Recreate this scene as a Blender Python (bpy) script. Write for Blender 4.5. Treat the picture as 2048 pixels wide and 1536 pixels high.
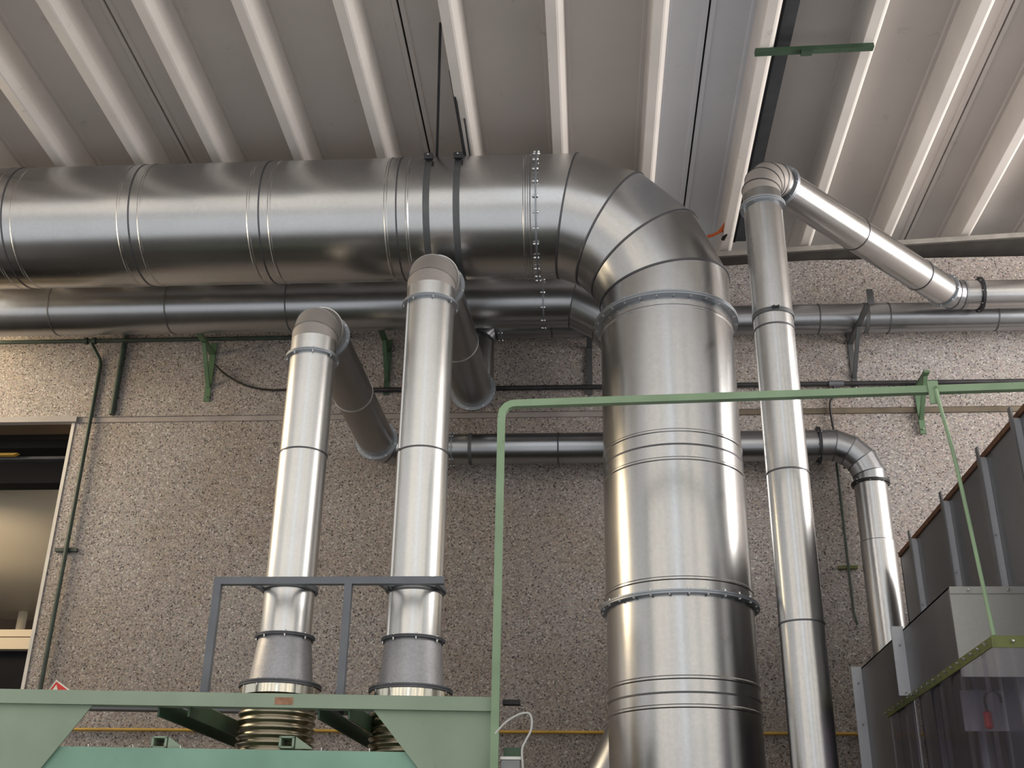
import bpy, math
from mathutils import Vector as V, Matrix

for o in list(bpy.data.objects):
    bpy.data.objects.remove(o, do_unlink=True)
S = bpy.context.scene
C = S.collection

# ------------------------------------------------------------------ camera
PITCH, YAW, ROLL, F, CZ = .43621, .071047, .016322, 2281.3, 1.6
_f = V((-math.sin(YAW) * math.cos(PITCH), math.cos(YAW) * math.cos(PITCH), math.sin(PITCH)))
_r = V((math.cos(YAW), math.sin(YAW), 0))
_u = _r.cross(_f)
RT = _r * math.cos(ROLL) + _u * math.sin(ROLL)
UP = -_r * math.sin(ROLL) + _u * math.cos(ROLL)
FW = _f
cd = bpy.data.cameras.new('camera')
cam = bpy.data.objects.new('camera', cd)
C.objects.link(cam)
cam.matrix_world = Matrix(((RT.x, UP.x, -FW.x, 0), (RT.y, UP.y, -FW.y, 0), (RT.z, UP.z, -FW.z, CZ), (0, 0, 0, 1)))
cd.sensor_width = 36
cd.lens = 36 * F / 2048
cd.clip_end = 200
S.camera = cam

# ------------------------------------------------------------------ light
S.view_settings.view_transform = 'Standard'
S.view_settings.look = 'None'
S.view_settings.gamma = 1
S.view_settings.use_curve_mapping = False
S.view_settings.exposure = 0.0
W = bpy.data.worlds.new('world')
S.world = W
W.use_nodes = True
W.node_tree.nodes['Background'].inputs[0].default_value = (1, .985, .965, 1)
W.node_tree.nodes['Background'].inputs[1].default_value = .71


def area(name, loc, look, sx, sy, power, col):
    d = bpy.data.lights.new(name, 'AREA')
    d.shape = 'RECTANGLE'
    d.size, d.size_y, d.energy, d.color = sx, sy, power, col
    o = bpy.data.objects.new(name, d)
    C.objects.link(o)
    o.location = loc
    o.rotation_euler = (V(look) - V(loc)).to_track_quat('-Z', 'Y').to_euler()
    return o


# tall narrow windows of the high hall bay behind the camera
for wx, ww, wp, wc in ((-14, .8, 45, (1, .84, .62)), (-10.2, .6, 45, (1, .84, .62)), (-6.6, .5, 40, (1, .86, .66)), (-3.4, .35, 26, (1, .88, .7)),
                       (-.6, 1.5, 55, (.82, .91, 1)), (3.2, .35, 26, (1, .88, .7)), (5.4, .35, 34, (1, .86, .66)), (10.2, .6, 45, (1, .84, .62)), (14, .8, 45, (1, .84, .62))):
    area('hall_window_light', (wx, -9, 8.5), (wx * .35, 8, 5), ww, 9, wp, wc)
# area lights added out of frame to brighten both ends of the wall
area('side_fill_light', (-7.8, 7.7, 6.3), (-4.8, 9.5, 6.2), 2.2, 1.8, 215, (1, .79, .50))
area('side_fill_light', (7.8, 6.8, 5.8), (3.2, 9.5, 5.4), 4.6, 3.6, 560, (1, .94, .88))
# sun falling steeply through the high roof lights onto the aisle floor behind the camera
sd = bpy.data.lights.new('sun', 'SUN')
sd.energy, sd.angle, sd.color = 3.2, .01, (1, .98, .95)
so = bpy.data.objects.new('sun', sd)
C.objects.link(so)
so.location = (0, 8, 16)
so.rotation_euler = (math.radians(-15), math.radians(4), 0)

# ------------------------------------------------------------------ geometry helpers
WALL = 9.5


def ray(px, py):
    return RT * ((px - 1024) / F) - UP * ((py - 768) / F) + FW


def atY(px, py, Y):
    d = ray(px, py)
    return d * (Y / d.y) + V((0, 0, CZ))


def atX(px, py, X):
    d = ray(px, py)
    return d * (X / d.x) + V((0, 0, CZ))


def atP(px, py, p0, n):
    d = ray(px, py)
    o = V((0, 0, CZ))
    return o + d * ((V(p0) - o).dot(V(n)) / d.dot(V(n)))


def tag(o, label, cat, group=None):
    o['label'] = label
    o['category'] = cat
    if group:
        o['group'] = group
    return o


def struct(o):
    o['kind'] = 'structure'
    return o


def thing(name, label, cat, loc, group=None):
    e = bpy.data.objects.new(name, None)
    C.objects.link(e)
    e.location = loc
    e.empty_display_size = .1
    return tag(e, label, cat, group)


def wloc(p):
    l = V((0, 0, 0))
    while p is not None:
        l += p.location
        p = p.parent
    return l


def put(name, me, parent=None, loc=None, rot=None):
    o = bpy.data.objects.new(name, me)
    C.objects.link(o)
    l = V(loc) if loc is not None else V((0, 0, 0))
    if parent is not None:
        o.parent = parent
        l = l - wloc(parent)
    o.location = l
    if rot is not None:
        o.rotation_mode = 'QUATERNION'
        o.rotation_quaternion = rot
    return o


def mesh(name, vs, fs, mat, smooth=None):
    me = bpy.data.meshes.new(name)
    me.from_pydata([tuple(v) for v in vs], [], fs)
    me.materials.append(mat)
    if smooth is not None:
        me.polygons.foreach_set('use_smooth', [True] * len(me.polygons))
        me.set_sharp_from_angle(angle=math.radians(smooth))
    me.update()
    return me


def obj(name, vs, fs, mat, parent=None, smooth=None):
    return put(name, mesh(name, vs, fs, mat, smooth), parent)


def frame(d):
    d = V(d).normalized()
    a = V((0, 0, 1)) if abs(d.z) < .9 else V((0, 1, 0))
    u = d.cross(a).normalized()
    return d, u, d.cross(u)


def loft(rings, close=True, caps=False):
    n = len(rings[0])
    vs = [v for r in rings for v in r]
    fs = []
    for i in range(len(rings) - 1):
        for j in range(n if close else n - 1):
            k = (j + 1) % n
            fs.append((i * n + j, i * n + k, (i + 1) * n + k, (i + 1) * n + j))
    if caps:
        fs.append(tuple(range(n))[::-1])
        fs.append(tuple((len(rings) - 1) * n + j for j in range(n)))
    return vs, fs


def circ(p, u, v, r, n):
    return [p + (u * math.cos(2 * math.pi * j / n) + v * math.sin(2 * math.pi * j / n)) * r for j in range(n)]


def lathe(name, p0, d, prof, mat, parent=None, seg=48, smooth=32, caps=False):
    d, u, v = frame(d)
    p0 = V(p0)
    vs, fs = loft([circ(p0 + d * t, u, v, r, seg) for t, r in prof], True, caps)
    return obj(name, vs, fs, mat, parent, smooth)


def section(name, A, B, r, mat, parent, beads=(), seg=48, bh=.006, bw=.012):
    A, B = V(A), V(B)
    L = (B - A).length
    prof = [(0, r)]
    for t in sorted(beads):
        prof += [(t - bw, r), (t - bw * .45, r + bh), (t + bw * .45, r + bh), (t + bw, r)]
    prof.append((L, r))
    return lathe(name, A, B - A, prof, mat, parent, seg)


def band(name, p, d, r, w, mat, parent, th=.004, seg=48):
    p, d = V(p), V(d).normalized()
    return lathe(name, p - d * w / 2, d, [(0, r - .004), (0, r + th), (w, r + th), (w, r - .004)], mat, parent, seg)


_bolts = {}


def bolt_mesh(mat, s):
    key = (mat.name, round(s, 4))
    if key not in _bolts:
        rings = []
        for z, r in ((-2.6, .5), (-1.6, .5), (-1.6, .95), (-.9, .95), (-.9, .55), (.9, .55), (.9, .95), (1.6, .95), (1.9, .6)):
            rings.append([V((math.cos(k * math.pi / 3) * r * s, math.sin(k * math.pi / 3) * r * s, z * s)) for k in range(6)])
        vs, fs = loft(rings, True, True)
        _bolts[key] = mesh('bolt', vs, fs, mat)
    return _bolts[key]


def flange(name, p, d, r, w, th, mat, parent, n=10, bs=.011, phase=.3, seg=48):
    p = V(p)
    d, u, v = frame(d)
    prof = [(-th, r - .004), (-th, r + w), (-.0015, r + w), (-.0015, r + w - .006), (.0015, r + w - .006), (.0015, r + w), (th, r + w), (th, r - .004)]
    o = lathe(name, p, d, prof, mat, parent, seg, 20)
    q = d.to_track_quat('Z', 'Y')
    for k in range(n):
        a = 2 * math.pi * (k + phase) / n
        put('bolt', bolt_mesh(M['bolt'], bs), o, p + (u * math.cos(a) + v * math.sin(a)) * (r + w * .6), q)
    return o


def elbow(corner, d0, d1, R, n, r, mat, parent, seam, seg=48, r1=None):
    """lobster-back elbow: n mitres; returns the start and end points of its axis"""
    c, d0, d1 = V(corner), V(d0).normalized(), V(d1).normalized()
    th = d0.angle(d1)
    t = R * math.tan(th / 2)
    s, e = c - d0 * t, c + d1 * t
    w = d0.cross(d1).normalized()
    cen = s + w.cross(d0) * R
    pts = [s]
    st = th / n
    for k in range(n):
        a = st * (k + .5)
        pts.append(cen + (Matrix.Rotation(a, 3, w) @ (s - cen)) / math.cos(st / 2))
    pts.append(e)
    ds = [(pts[i + 1] - pts[i]).normalized() for i in range(len(pts) - 1)]
    r1 = r1 or r

    def ring(i, di, rr):
        N = ds[0] if i == 0 else ds[-1] if i == len(pts) - 1 else (ds[i - 1] + ds[i]).normalized()
        nn = w.cross(di)
        out = []
        for j in range(seg):
            a = 2 * math.pi * j / seg
            o = (w * math.cos(a) + nn * math.sin(a)) * rr
            out.append(pts[i] + o - di * (o.dot(N) / di.dot(N)))
        return out
    for i in range(len(ds)):
        ra = r + (r1 - r) * i / (len(pts) - 1)
        rb = r + (r1 - r) * (i + 1) / (len(pts) - 1)
        vs, fs = loft([ring(i, ds[i], ra), ring(i + 1, ds[i], rb)])
        o = obj('elbow_segment', vs, fs, mat, parent, 40)
        if i:
            h = max(.004, r * .014)
            A, Bq = ring(i, ds[i], ra + h), ring(i, ds[i], ra - h)
            rings = [[x - ds[i] * h for x in Bq], [x - ds[i] * h for x in A], [x + ds[i] * h for x in A], [x + ds[i] * h for x in Bq]]
            vs, fs = loft(rings)
            obj('seam', vs, fs, seam, o, 40)
    return s, e


def tube(name, pts, r, mat, parent=None, seg=10):
    pts = [V(p) for p in pts]
    rings = []
    pu = None
    for i, p in enumerate(pts):
        d = (pts[min(i + 1, len(pts) - 1)] - pts[max(i - 1, 0)]).normalized()
        if pu is None:
            _, u, v = frame(d)
        else:
            u = (pu - d * pu.dot(d)).normalized()
            v = d.cross(u)
        pu = u
        rings.append(circ(p, u, v, r, seg))
    vs, fs = loft(rings, True, True)
    return obj(name, vs, fs, mat, parent, 50)


def smoothpts(pts, k=6):
    pts = [V(p) for p in pts]
    out = []
    for i in range(len(pts) - 1):
        p0, p1, p2, p3 = pts[max(i - 1, 0)], pts[i], pts[i + 1], pts[min(i + 2, len(pts) - 1)]
        for j in range(k):
            t = j / k
            out.append(.5 * (2 * p1 + (p2 - p0) * t + (2 * p0 - 5 * p1 + 4 * p2 - p3) * t * t + (3 * p1 - p0 - 3 * p2 + p3) * t ** 3))
    return out + [pts[-1]]


def prism(name, poly, ext, mat, parent=None):
    ext = V(ext)
    a = [V(p) for p in poly]
    vs, fs = loft([a, [p + ext for p in a]], True, True)
    o = obj(name, vs, fs, mat, parent)
    return o


def box(name, x0, x1, y0, y1, z0, z1, mat, parent=None):
    return prism(name, [(x0, y0, z0), (x1, y0, z0), (x1, y1, z0), (x0, y1, z0)], (0, 0, z1 - z0), mat, parent)


def bar(name, A, B, w, h, mat, parent=None, up=(0, 0, 1)):
    A, B = V(A), V(B)
    d = (B - A).normalized()
    s = d.cross(V(up)).normalized() * (w / 2)
    t = s.cross(d).normalized() * (h / 2)
    return prism(name, [A - s - t, A + s - t, A + s + t, A - s + t], B - A, mat, parent)


# ------------------------------------------------------------------ materials
M = {}


def mat(name):
    m = bpy.data.materials.new(name)
    m.use_nodes = True
    M[name] = m
    nt = m.node_tree
    return m, nt, nt.nodes['Principled BSDF']


def nd(nt, t, **k):
    n = nt.nodes.new(t)
    for a, b in k.items():
        if a.startswith('i_'):
            n.inputs[a[2:].replace('_', ' ')].default_value = b
        else:
            setattr(n, a, b)
    return n


def ramp(nt, stops, interp='LINEAR'):
    n = nt.nodes.new('ShaderNodeValToRGB')
    n.color_ramp.interpolation = interp
    e = n.color_ramp.elements
    while len(e) < len(stops):
        e.new(.5)
    for x, (p, c) in zip(e, stops):
        x.position = p
        x.color = (*c, 1)
    return n


def paint(name, col, rough=.5, metal=0, var=.12, scale=3, dirt=None, dirt_amt=.5, spec=.4, bump=0, bscale=60):
    """painted / plain surface: base colour with soft cloudy variation and optional grime"""
    m, nt, b = mat(name)
    co = nd(nt, 'ShaderNodeTexCoord')
    n1 = nd(nt, 'ShaderNodeTexNoise', i_Scale=scale, i_Detail=6)
    nt.links.new(co.outputs['Object'], n1.inputs['Vector'])
    lo = tuple(c * (1 - var) for c in col)
    hi = tuple(min(1, c * (1 + var)) for c in col)
    r = ramp(nt, [(.3, lo), (.7, hi)])
    nt.links.new(n1.outputs['Fac'], r.inputs['Fac'])
    out = r.outputs['Color']
    if dirt:
        n2 = nd(nt, 'ShaderNodeTexNoise', i_Scale=scale * 5, i_Detail=8, i_Roughness=.7)
        nt.links.new(co.outputs['Object'], n2.inputs['Vector'])
        r2 = ramp(nt, [(.62, (0, 0, 0)), (.75, (dirt_amt,) * 3)])
        nt.links.new(n2.outputs['Fac'], r2.inputs['Fac'])
        mx = nd(nt, 'ShaderNodeMixRGB')
        nt.links.new(r2.outputs['Color'], mx.inputs['Fac'])
        nt.links.new(out, mx.inputs['Color1'])
        mx.inputs['Color2'].default_value = (*dirt, 1)
        out = mx.outputs['Color']
    nt.links.new(out, b.inputs['Base Color'])
    b.inputs['Roughness'].default_value = rough
    b.inputs['Metallic'].default_value = metal
    b.inputs['Specular IOR Level'].default_value = spec
    if bump:
        n3 = nd(nt, 'ShaderNodeTexNoise', i_Scale=bscale, i_Detail=4)
        nt.links.new(co.outputs['Object'], n3.inputs['Vector'])
        bp = nd(nt, 'ShaderNodeBump', i_Strength=bump, i_Distance=.01)
        nt.links.new(n3.outputs['Fac'], bp.inputs['Height'])
        nt.links.new(bp.outputs['Normal'], b.inputs['Normal'])
    return m


def galv(name, col, rough, metal=1., spangle=.035, dent=.012):
    """galvanised sheet: fine spangle, cloudy tarnish, faint denting"""
    m, nt, b = mat(name)
    co = nd(nt, 'ShaderNodeTexCoord')
    n1 = nd(nt, 'ShaderNodeTexNoise', i_Scale=2.2, i_Detail=7, i_Roughness=.6)
    vo = nd(nt, 'ShaderNodeTexVoronoi', i_Scale=75)
    n3 = nd(nt, 'ShaderNodeTexNoise', i_Scale=5, i_Detail=2)
    for n in (n1, vo, n3):
        nt.links.new(co.outputs['Object'], n.inputs['Vector'])
    r = ramp(nt, [(.3, tuple(c * .94 for c in col)), (.7, tuple(min(1, c * 1.04) for c in col))])
    nt.links.new(n1.outputs['Fac'], r.inputs['Fac'])
    sp = nd(nt, 'ShaderNodeMapRange')
    sp.inputs['To Min'].default_value = 1 - spangle
    sp.inputs['To Max'].default_value = 1 + spangle
    nt.links.new(vo.outputs['Color'], sp.inputs['Value'])
    mx = nd(nt, 'ShaderNodeVectorMath', operation='SCALE')
    nt.links.new(r.outputs['Color'], mx.inputs[0])
    nt.links.new(sp.outputs['Result'], mx.inputs['Scale'])
    nt.links.new(mx.outputs['Vector'], b.inputs['Base Color'])
    rr = nd(nt, 'ShaderNodeMapRange')
    rr.inputs['To Min'].default_value = rough - .03
    rr.inputs['To Max'].default_value = rough + .05
    nt.links.new(n1.outputs['Fac'], rr.inputs['Value'])
    nt.links.new(rr.outputs['Result'], b.inputs['Roughness'])
    b.inputs['Metallic'].default_value = metal
    bp = nd(nt, 'ShaderNodeBump', i_Strength=dent, i_Distance=.05)
    nt.links.new(n3.outputs['Fac'], bp.inputs['Height'])
    nt.links.new(bp.outputs['Normal'], b.inputs['Normal'])
    return m


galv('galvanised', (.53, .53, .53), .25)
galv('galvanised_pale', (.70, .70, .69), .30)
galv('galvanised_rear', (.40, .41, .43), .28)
galv('galvanised_shaded', (.30, .295, .29), .34, 1)  # darker copy of the sheet, shade of the rear runs put into the colour
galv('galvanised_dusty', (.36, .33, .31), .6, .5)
galv('cast_zinc', (.42, .42, .44), .5, .85, .1, .15)
galv('flange_zinc', (.38, .41, .45), .45, .9)
galv('sheet_dark', (.22, .22, .225), .42, .9, .05, .06)
galv('sheet_light', (.55, .56, .60), .45, .75, .03)
galv('sheet_mid', (.42, .42, .40), .5, .7, .03)
galv('bolt', (.7, .7, .7), .22, 1)
galv('seam', (.13, .13, .14), .5, .8)
galv('seam_light', (.6, .6, .6), .35, 1)
galv('hose_metal', (.42, .37, .27), .28, 1)
galv('chrome_band', (.75, .72, .62), .16, 1)
paint('green_paint', (.25, .36, .22), .42, 0, .12, 4, (.10, .08, .05), .6)
paint('green_pale', (.30, .38, .28), .45, 0, .1, 3, (.12, .13, .08), .3)
paint('green_teal', (.24, .42, .32), .42, 0, .12, 3, (.12, .2, .14), .4)
paint('green_dark', (.045, .085, .05), .5, 0, .2, 6)
paint('green_olive', (.125, .145, .04), .45, 0, .15, 8, (.05, .05, .02), .5)
paint('conduit_green', (.04, .058, .046), .45, 0, .25, 9)
paint('conduit_dark', (.035, .034, .036), .45, .2, .25, 9)
paint('grey_paint', (.16, .17, .19), .45, 0, .12, 5)
paint('steel_dark', (.035, .036, .04), .5, .3, .3, 6)
paint('steel_grey', (.13, .135, .15), .5, .4, .15, 6)
paint('channel_grey', (.06, .063, .07), .5, .3, .2, 6)
paint('green_bracket_shaded', (.10, .17, .095), .45, 0, .15, 6)  # darker green copy, shade on the wall brackets put into the colour
paint('strap_grey', (.12, .125, .13), .5, .5, .15, 6)
paint('ceiling_paint', (.60, .555, .525), .55, 0, .05, 1.2, (.2, .17, .15), .35, bump=.02)
paint('rib_paint', (.76, .71, .67), .5, 0, .06, 2, (.24, .2, .17), .45)
paint('pan_grey', (.66, .67, .71), .45, 0, .04, 1.5, (.25, .25, .26), .2)
paint('roof_dark', (.03, .026, .024), .9)
paint('concrete_floor', (.47, .49, .52), .7, 0, .1, 1)
paint('floor_shaded', (.06, .055, .05), .7, 0, .2, 1)  # dark machines and shade put into the unseen floor's colour
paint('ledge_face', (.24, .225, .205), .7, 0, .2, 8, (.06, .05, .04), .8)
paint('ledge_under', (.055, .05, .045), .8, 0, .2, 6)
paint('joint_strip', (.30, .27, .26), .7, 0, .15, 4)
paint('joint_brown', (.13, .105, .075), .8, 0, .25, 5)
paint('jamb_white', (.55, .53, .5), .6, 0, .1, 5)
paint('lintel', (.30, .28, .28), .6, 0, .1, 3)
paint('tank_beige', (.60, .51, .38), .45, 0, .05, .8)
paint('beam_black', (.012, .012, .014), .8, spec=.1)
paint('dark_brown', (.10, .065, .04), .6)
paint('rubber', (.012, .012, .012), .6)
paint('yellow', (.50, .31, .06), .5, 0, .15, 5)
paint('orange', (.62, .12, .03), .5)
paint('red', (.55, .03, .03), .4)
paint('white', (.75, .74, .70), .5)
paint('sign_red', (.62, .035, .03), .4)
paint('sticker', (.38, .2, .12), .6, 0, .3, 30)
paint('rust_edge', (.12, .055, .028), .8, 0, .35, 14)
paint('cord_clear', (.55, .55, .52), .3)


def aggregate():
    m, nt, b = mat('aggregate')
    co = nd(nt, 'ShaderNodeTexCoord')
    wob = nd(nt, 'ShaderNodeTexNoise', i_Scale=40, i_Detail=2)
    nt.links.new(co.outputs['Object'], wob.inputs['Vector'])
    add = nd(nt, 'ShaderNodeMixRGB', blend_type='LINEAR_LIGHT')
    add.inputs['Fac'].default_value = .006
    nt.links.new(co.outputs['Object'], add.inputs['Color1'])
    nt.links.new(wob.outputs['Color'], add.inputs['Color2'])
    v1 = nd(nt, 'ShaderNodeTexVoronoi', i_Scale=95)
    v2 = nd(nt, 'ShaderNodeTexVoronoi', i_Scale=38)
    for v in (v1, v2):
        nt.links.new(add.outputs['Color'], v.inputs['Vector'])
    sep = nd(nt, 'ShaderNodeSeparateColor')
    nt.links.new(v1.outputs['Color'], sep.inputs['Color'])
    r = ramp(nt, [(0, (.10, .085, .085)), (.06, (.20, .175, .17)), (.2, (.26, .235, .23)), (.34, (.31, .28, .265)), (.47, (.36, .285, .28)), (.58, (.30, .30, .28)),
                  (.68, (.36, .315, .25)), (.78, (.38, .345, .34)), (.88, (.43, .40, .385)), (.96, (.56, .53, .51))], 'CONSTANT')
    nt.links.new(sep.outputs['Red'], r.inputs['Fac'])
    # sparse larger dark pebbles
    sep2 = nd(nt, 'ShaderNodeSeparateColor')
    nt.links.new(v2.outputs['Color'], sep2.inputs['Color'])
    dk = ramp(nt, [(0, (1, 1, 1)), (.085, (0, 0, 0))], 'CONSTANT')
    nt.links.new(sep2.outputs['Red'], dk.inputs['Fac'])
    near = nd(nt, 'ShaderNodeMath', operation='LESS_THAN')
    near.inputs[1].default_value = .30
    nt.links.new(v2.outputs['Distance'], near.inputs[0])
    mul = nd(nt, 'ShaderNodeMath', operation='MULTIPLY')
    nt.links.new(dk.outputs['Color'], mul.inputs[0])
    nt.links.new(near.outputs['Value'], mul.inputs[1])
    mx = nd(nt, 'ShaderNodeMixRGB')
    nt.links.new(mul.outputs['Value'], mx.inputs['Fac'])
    nt.links.new(r.outputs['Color'], mx.inputs['Color1'])
    mx.inputs['Color2'].default_value = (.055, .048, .048, 1)
    # water stains
    st = nd(nt, 'ShaderNodeTexNoise', i_Scale=1.1, i_Detail=5)
    nt.links.new(co.outputs['Object'], st.inputs['Vector'])
    sr = ramp(nt, [(.4, (.95, .97, 1)), (.68, (.79, .74, .68))])
    nt.links.new(st.outputs['Fac'], sr.inputs['Fac'])
    m2 = nd(nt, 'ShaderNodeMixRGB', blend_type='MULTIPLY')
    m2.inputs['Fac'].default_value = .8
    nt.links.new(mx.outputs['Color'], m2.inputs['Color1'])
    nt.links.new(sr.outputs['Color'], m2.inputs['Color2'])
    nt.links.new(m2.outputs['Color'], b.inputs['Base Color'])
    b.inputs['Roughness'].default_value = .75
    bp = nd(nt, 'ShaderNodeBump', i_Strength=.45, i_Distance=.004, invert=True)
    nt.links.new(v1.outputs['Distance'], bp.inputs['Height'])
    nt.links.new(bp.outputs['Normal'], b.inputs['Normal'])


aggregate()


def pvc():
    m, nt, b = mat('clear_pvc')
    nt.nodes.remove(b)
    tr = nd(nt, 'ShaderNodeBsdfTransparent')
    tr.inputs['Color'].default_value = (.94, .93, .96, 1)
    gl = nd(nt, 'ShaderNodeBsdfGlossy')
    gl.inputs['Roughness'].default_value = .12
    gl.inputs['Color'].default_value = (.9, .9, .95, 1)
    lw = nd(nt, 'ShaderNodeLayerWeight')
    lw.inputs['Blend'].default_value = .3
    fr = nd(nt, 'ShaderNodeMath', operation='MULTIPLY')
    fr.inputs[1].default_value = .2
    nt.links.new(lw.outputs['Facing'], fr.inputs[0])
    hz = nd(nt, 'ShaderNodeBsdfTranslucent')
    hz.inputs['Color'].default_value = (.62, .60, .70, 1)
    df = nd(nt, 'ShaderNodeBsdfDiffuse')
    df.inputs['Color'].default_value = (.45, .43, .50, 1)
    m0 = nd(nt, 'ShaderNodeMixShader')
    m0.inputs['Fac'].default_value = .5
    nt.links.new(hz.outputs['BSDF'], m0.inputs[1])
    nt.links.new(df.outputs['BSDF'], m0.inputs[2])
    m1 = nd(nt, 'ShaderNodeMixShader')
    m1.inputs['Fac'].default_value = .06
    nt.links.new(tr.outputs['BSDF'], m1.inputs[1])
    nt.links.new(m0.outputs['Shader'], m1.inputs[2])
    mx = nd(nt, 'ShaderNodeMixShader')
    nt.links.new(fr.outputs['Value'], mx.inputs['Fac'])
    nt.links.new(m1.outputs['Shader'], mx.inputs[1])
    nt.links.new(gl.outputs['BSDF'], mx.inputs[2])
    nt.links.new(mx.outputs['Shader'], nt.nodes['Material Output'].inputs['Surface'])


pvc()

# ------------------------------------------------------------------ setting
struct(box('floor', -16, 16, -12, 16, -.1, 0, M['floor_shaded']))
struct(box('floor_aisle', -16, 16, -12, 3.0, 0, .01, M['concrete_floor']))  # pale unseen zone, coloured to give the ducts a bright reflection

wall = struct(box('wall_back', -4.745, 9, WALL, WALL + .3, 0, 5.70, M['aggregate']))
box('upper_panel', -12, 9, WALL - .025, WALL + .3, 5.75, 7.28, M['aggregate'], wall)
box('left_panel', -12, -8.6, WALL, WALL + .3, 0, 5.70, M['aggregate'], wall)
struct(box('trim_1', -4.745, 1.2, WALL - .012, WALL + .05, 5.70, 5.75, M['joint_strip']))
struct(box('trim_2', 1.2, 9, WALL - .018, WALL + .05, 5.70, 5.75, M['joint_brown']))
struct(box('trim_3', -8.6, -4.72, WALL - .05, WALL + .02, 5.695, 5.75, M['lintel']))
struct(box('trim_4', -4.775, -4.745, WALL - .012, WALL + .3, 0, 5.695, M['jamb_white']))

# roof: ribbed pans running towards the wall, tilted a little
XS = [-6.2, -5.57, -4.93, -4.29, -3.65, -3.02, -2.36, -1.68, -.97, -.24, .505, 1.30, 2.055, 2.80, 3.55, 4.3, 5.05, 5.8]
Y0, Y1 = 4.2, 10.7


def rz(x):
    return 7.40 + .05 * (x - 1.92)


ceil_o = struct(prism('ceiling', [(-6.4, Y0, rz(-6.4) + .36), (6.2, Y0, rz(6.2) + .36), (6.2, Y0, rz(6.2) + .5), (-6.4, Y0, rz(-6.4) + .5)], (0, Y1 - Y0, 0), M['roof_dark']))
RH = .30
for x in XS:
    z = rz(x)
    prof = [(0, 0), (.07, 0), (.085, .006), (.105, .03), (.118, .07), (.125, RH), (-.012, RH), (-.004, .01)]
    prism('roof_rib', [(x + a, Y0, z + b) for a, b in prof], (0, Y1 - Y0, 0), M['rib_paint'], ceil_o)


def pan(xa, xb, m):
    za, zb = rz(xa) + RH, rz(xb) + RH
    prof = [(xa, za - .004), (xa + .035, za - .004), (xa + .045, za + .01), (xb - .045, zb + .01), (xb - .035, zb - .004), (xb, zb - .004), (xb, zb + .03), (xa, za + .03)]
    prism('roof_pan', [(a, Y0, b) for a, b in prof], (0, Y1 - Y0, 0), M[m], ceil_o)


SEAMS = {4: -3.366, 7: -1.311, 10: .944, 13: 3.19}
for i in range(len(XS) - 1):
    a, b = XS[i] + .12, XS[i + 1] - .006
    m = 'pan_grey' if i == 10 else 'ceiling_paint'
    if i in SEAMS:
        s = SEAMS[i]
        pan(a, s - .008, m)
        pan(s + .008, b, m)
    else:
        pan(a, b, m)

# concrete ledge beam under the roof edge, on top of the wall
le = thing('ledge_beam', 'dark beam with a pale dirty front edge along the top of the wall', 'beam', (2, WALL - .1, 7.2))
a = [(-6.4, WALL - .18), (6.2, WALL - .18), (6.2, WALL + .3), (-6.4, WALL + .3)]
dz = lambda x: .05 * (x - 1.94)
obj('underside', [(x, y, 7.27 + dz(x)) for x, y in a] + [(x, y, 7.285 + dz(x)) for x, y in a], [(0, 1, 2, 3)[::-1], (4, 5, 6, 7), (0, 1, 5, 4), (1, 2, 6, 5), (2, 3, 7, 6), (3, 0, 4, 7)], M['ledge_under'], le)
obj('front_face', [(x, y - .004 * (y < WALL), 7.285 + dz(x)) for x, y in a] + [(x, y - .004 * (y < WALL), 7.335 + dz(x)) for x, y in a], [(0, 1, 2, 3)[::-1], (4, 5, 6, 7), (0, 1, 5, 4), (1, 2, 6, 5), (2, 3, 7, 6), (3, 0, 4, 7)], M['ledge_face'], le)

# steel channel and green bar below the roof
st = thing('roof_channel', 'dark grey steel channel running along a roof rib', 'steel channel', (1.45, Y0, 7.45))
prism('web', [(1.39, Y0, 7.42), (1.435, Y0, 7.42), (1.435, Y0, 7.66), (1.42, Y0, 7.66)], (0, 5.15, 0), M['beam_black'], st)
prism('flange_strip', [(1.43, Y0, 7.43), (1.535, Y0, 7.43), (1.535, Y0, 7.445), (1.43, Y0, 7.445)], (0, 5.15, 0), M['channel_grey'], st)
gb = thing('green_crossbar', 'short dark green bar fixed across two roof ribs', 'bar', (1.7, 6.65, 7.38))
bar('bar', (1.27, 6.63, rz(1.27) - .02), (2.13, 6.66, rz(2.13) - .02), .05, .035, M['green_dark'], gb)
bar('clip', (1.60, 6.63, rz(1.6) - .05), (1.68, 6.63, rz(1.64) - .05), .05, .03, M['green_dark'], gb)

# ------------------------------------------------------------------ the large duct
GU = M['galvanised_dusty']
G, GP, GR, GD, FZ = M['galvanised'], M['galvanised_pale'], M['galvanised_rear'], M['galvanised_shaded'], M['flange_zinc']
BX, BY, BZ, BR = .598, 7.5, 6.54, .48
big = thing('large_duct', 'largest galvanised round duct, running along the wall then turning straight down', 'duct', (BX, BY, 0))
js = [-5.45, -4.42, -3.43, -2.43, -1.39]
for a, b in zip(js, js[1:]):
    section('duct_section', (a, BY, BZ), (b, BY, BZ), BR, G, big, [.08, b - a - .08], 72, .005, .013)
    band('seam', (b, BY, BZ), (1, 0, 0), BR, .012, M['seam'], big, .003, 72)
section('duct_section', (js[-1], BY, BZ), (-.35, BY, BZ), BR, G, big, [.08, .955, .99], 72, .007, .012)
s, e = elbow((BX, BY, BZ), (1, 0, 0), (0, 0, -1), .89, 4, BR, G, big, M['seam'], 72)
section('elbow_collar', (-.35, BY, BZ), s, BR, G, big, (), 72)
flange('flange', (-.35, BY, BZ), (1, 0, 0), BR, .03, .006, FZ, big, 26, .010, .1, 72)
FZ1 = 5.56
section('elbow_collar', e, (BX, BY, FZ1), BR, G, big, (), 72)
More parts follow.
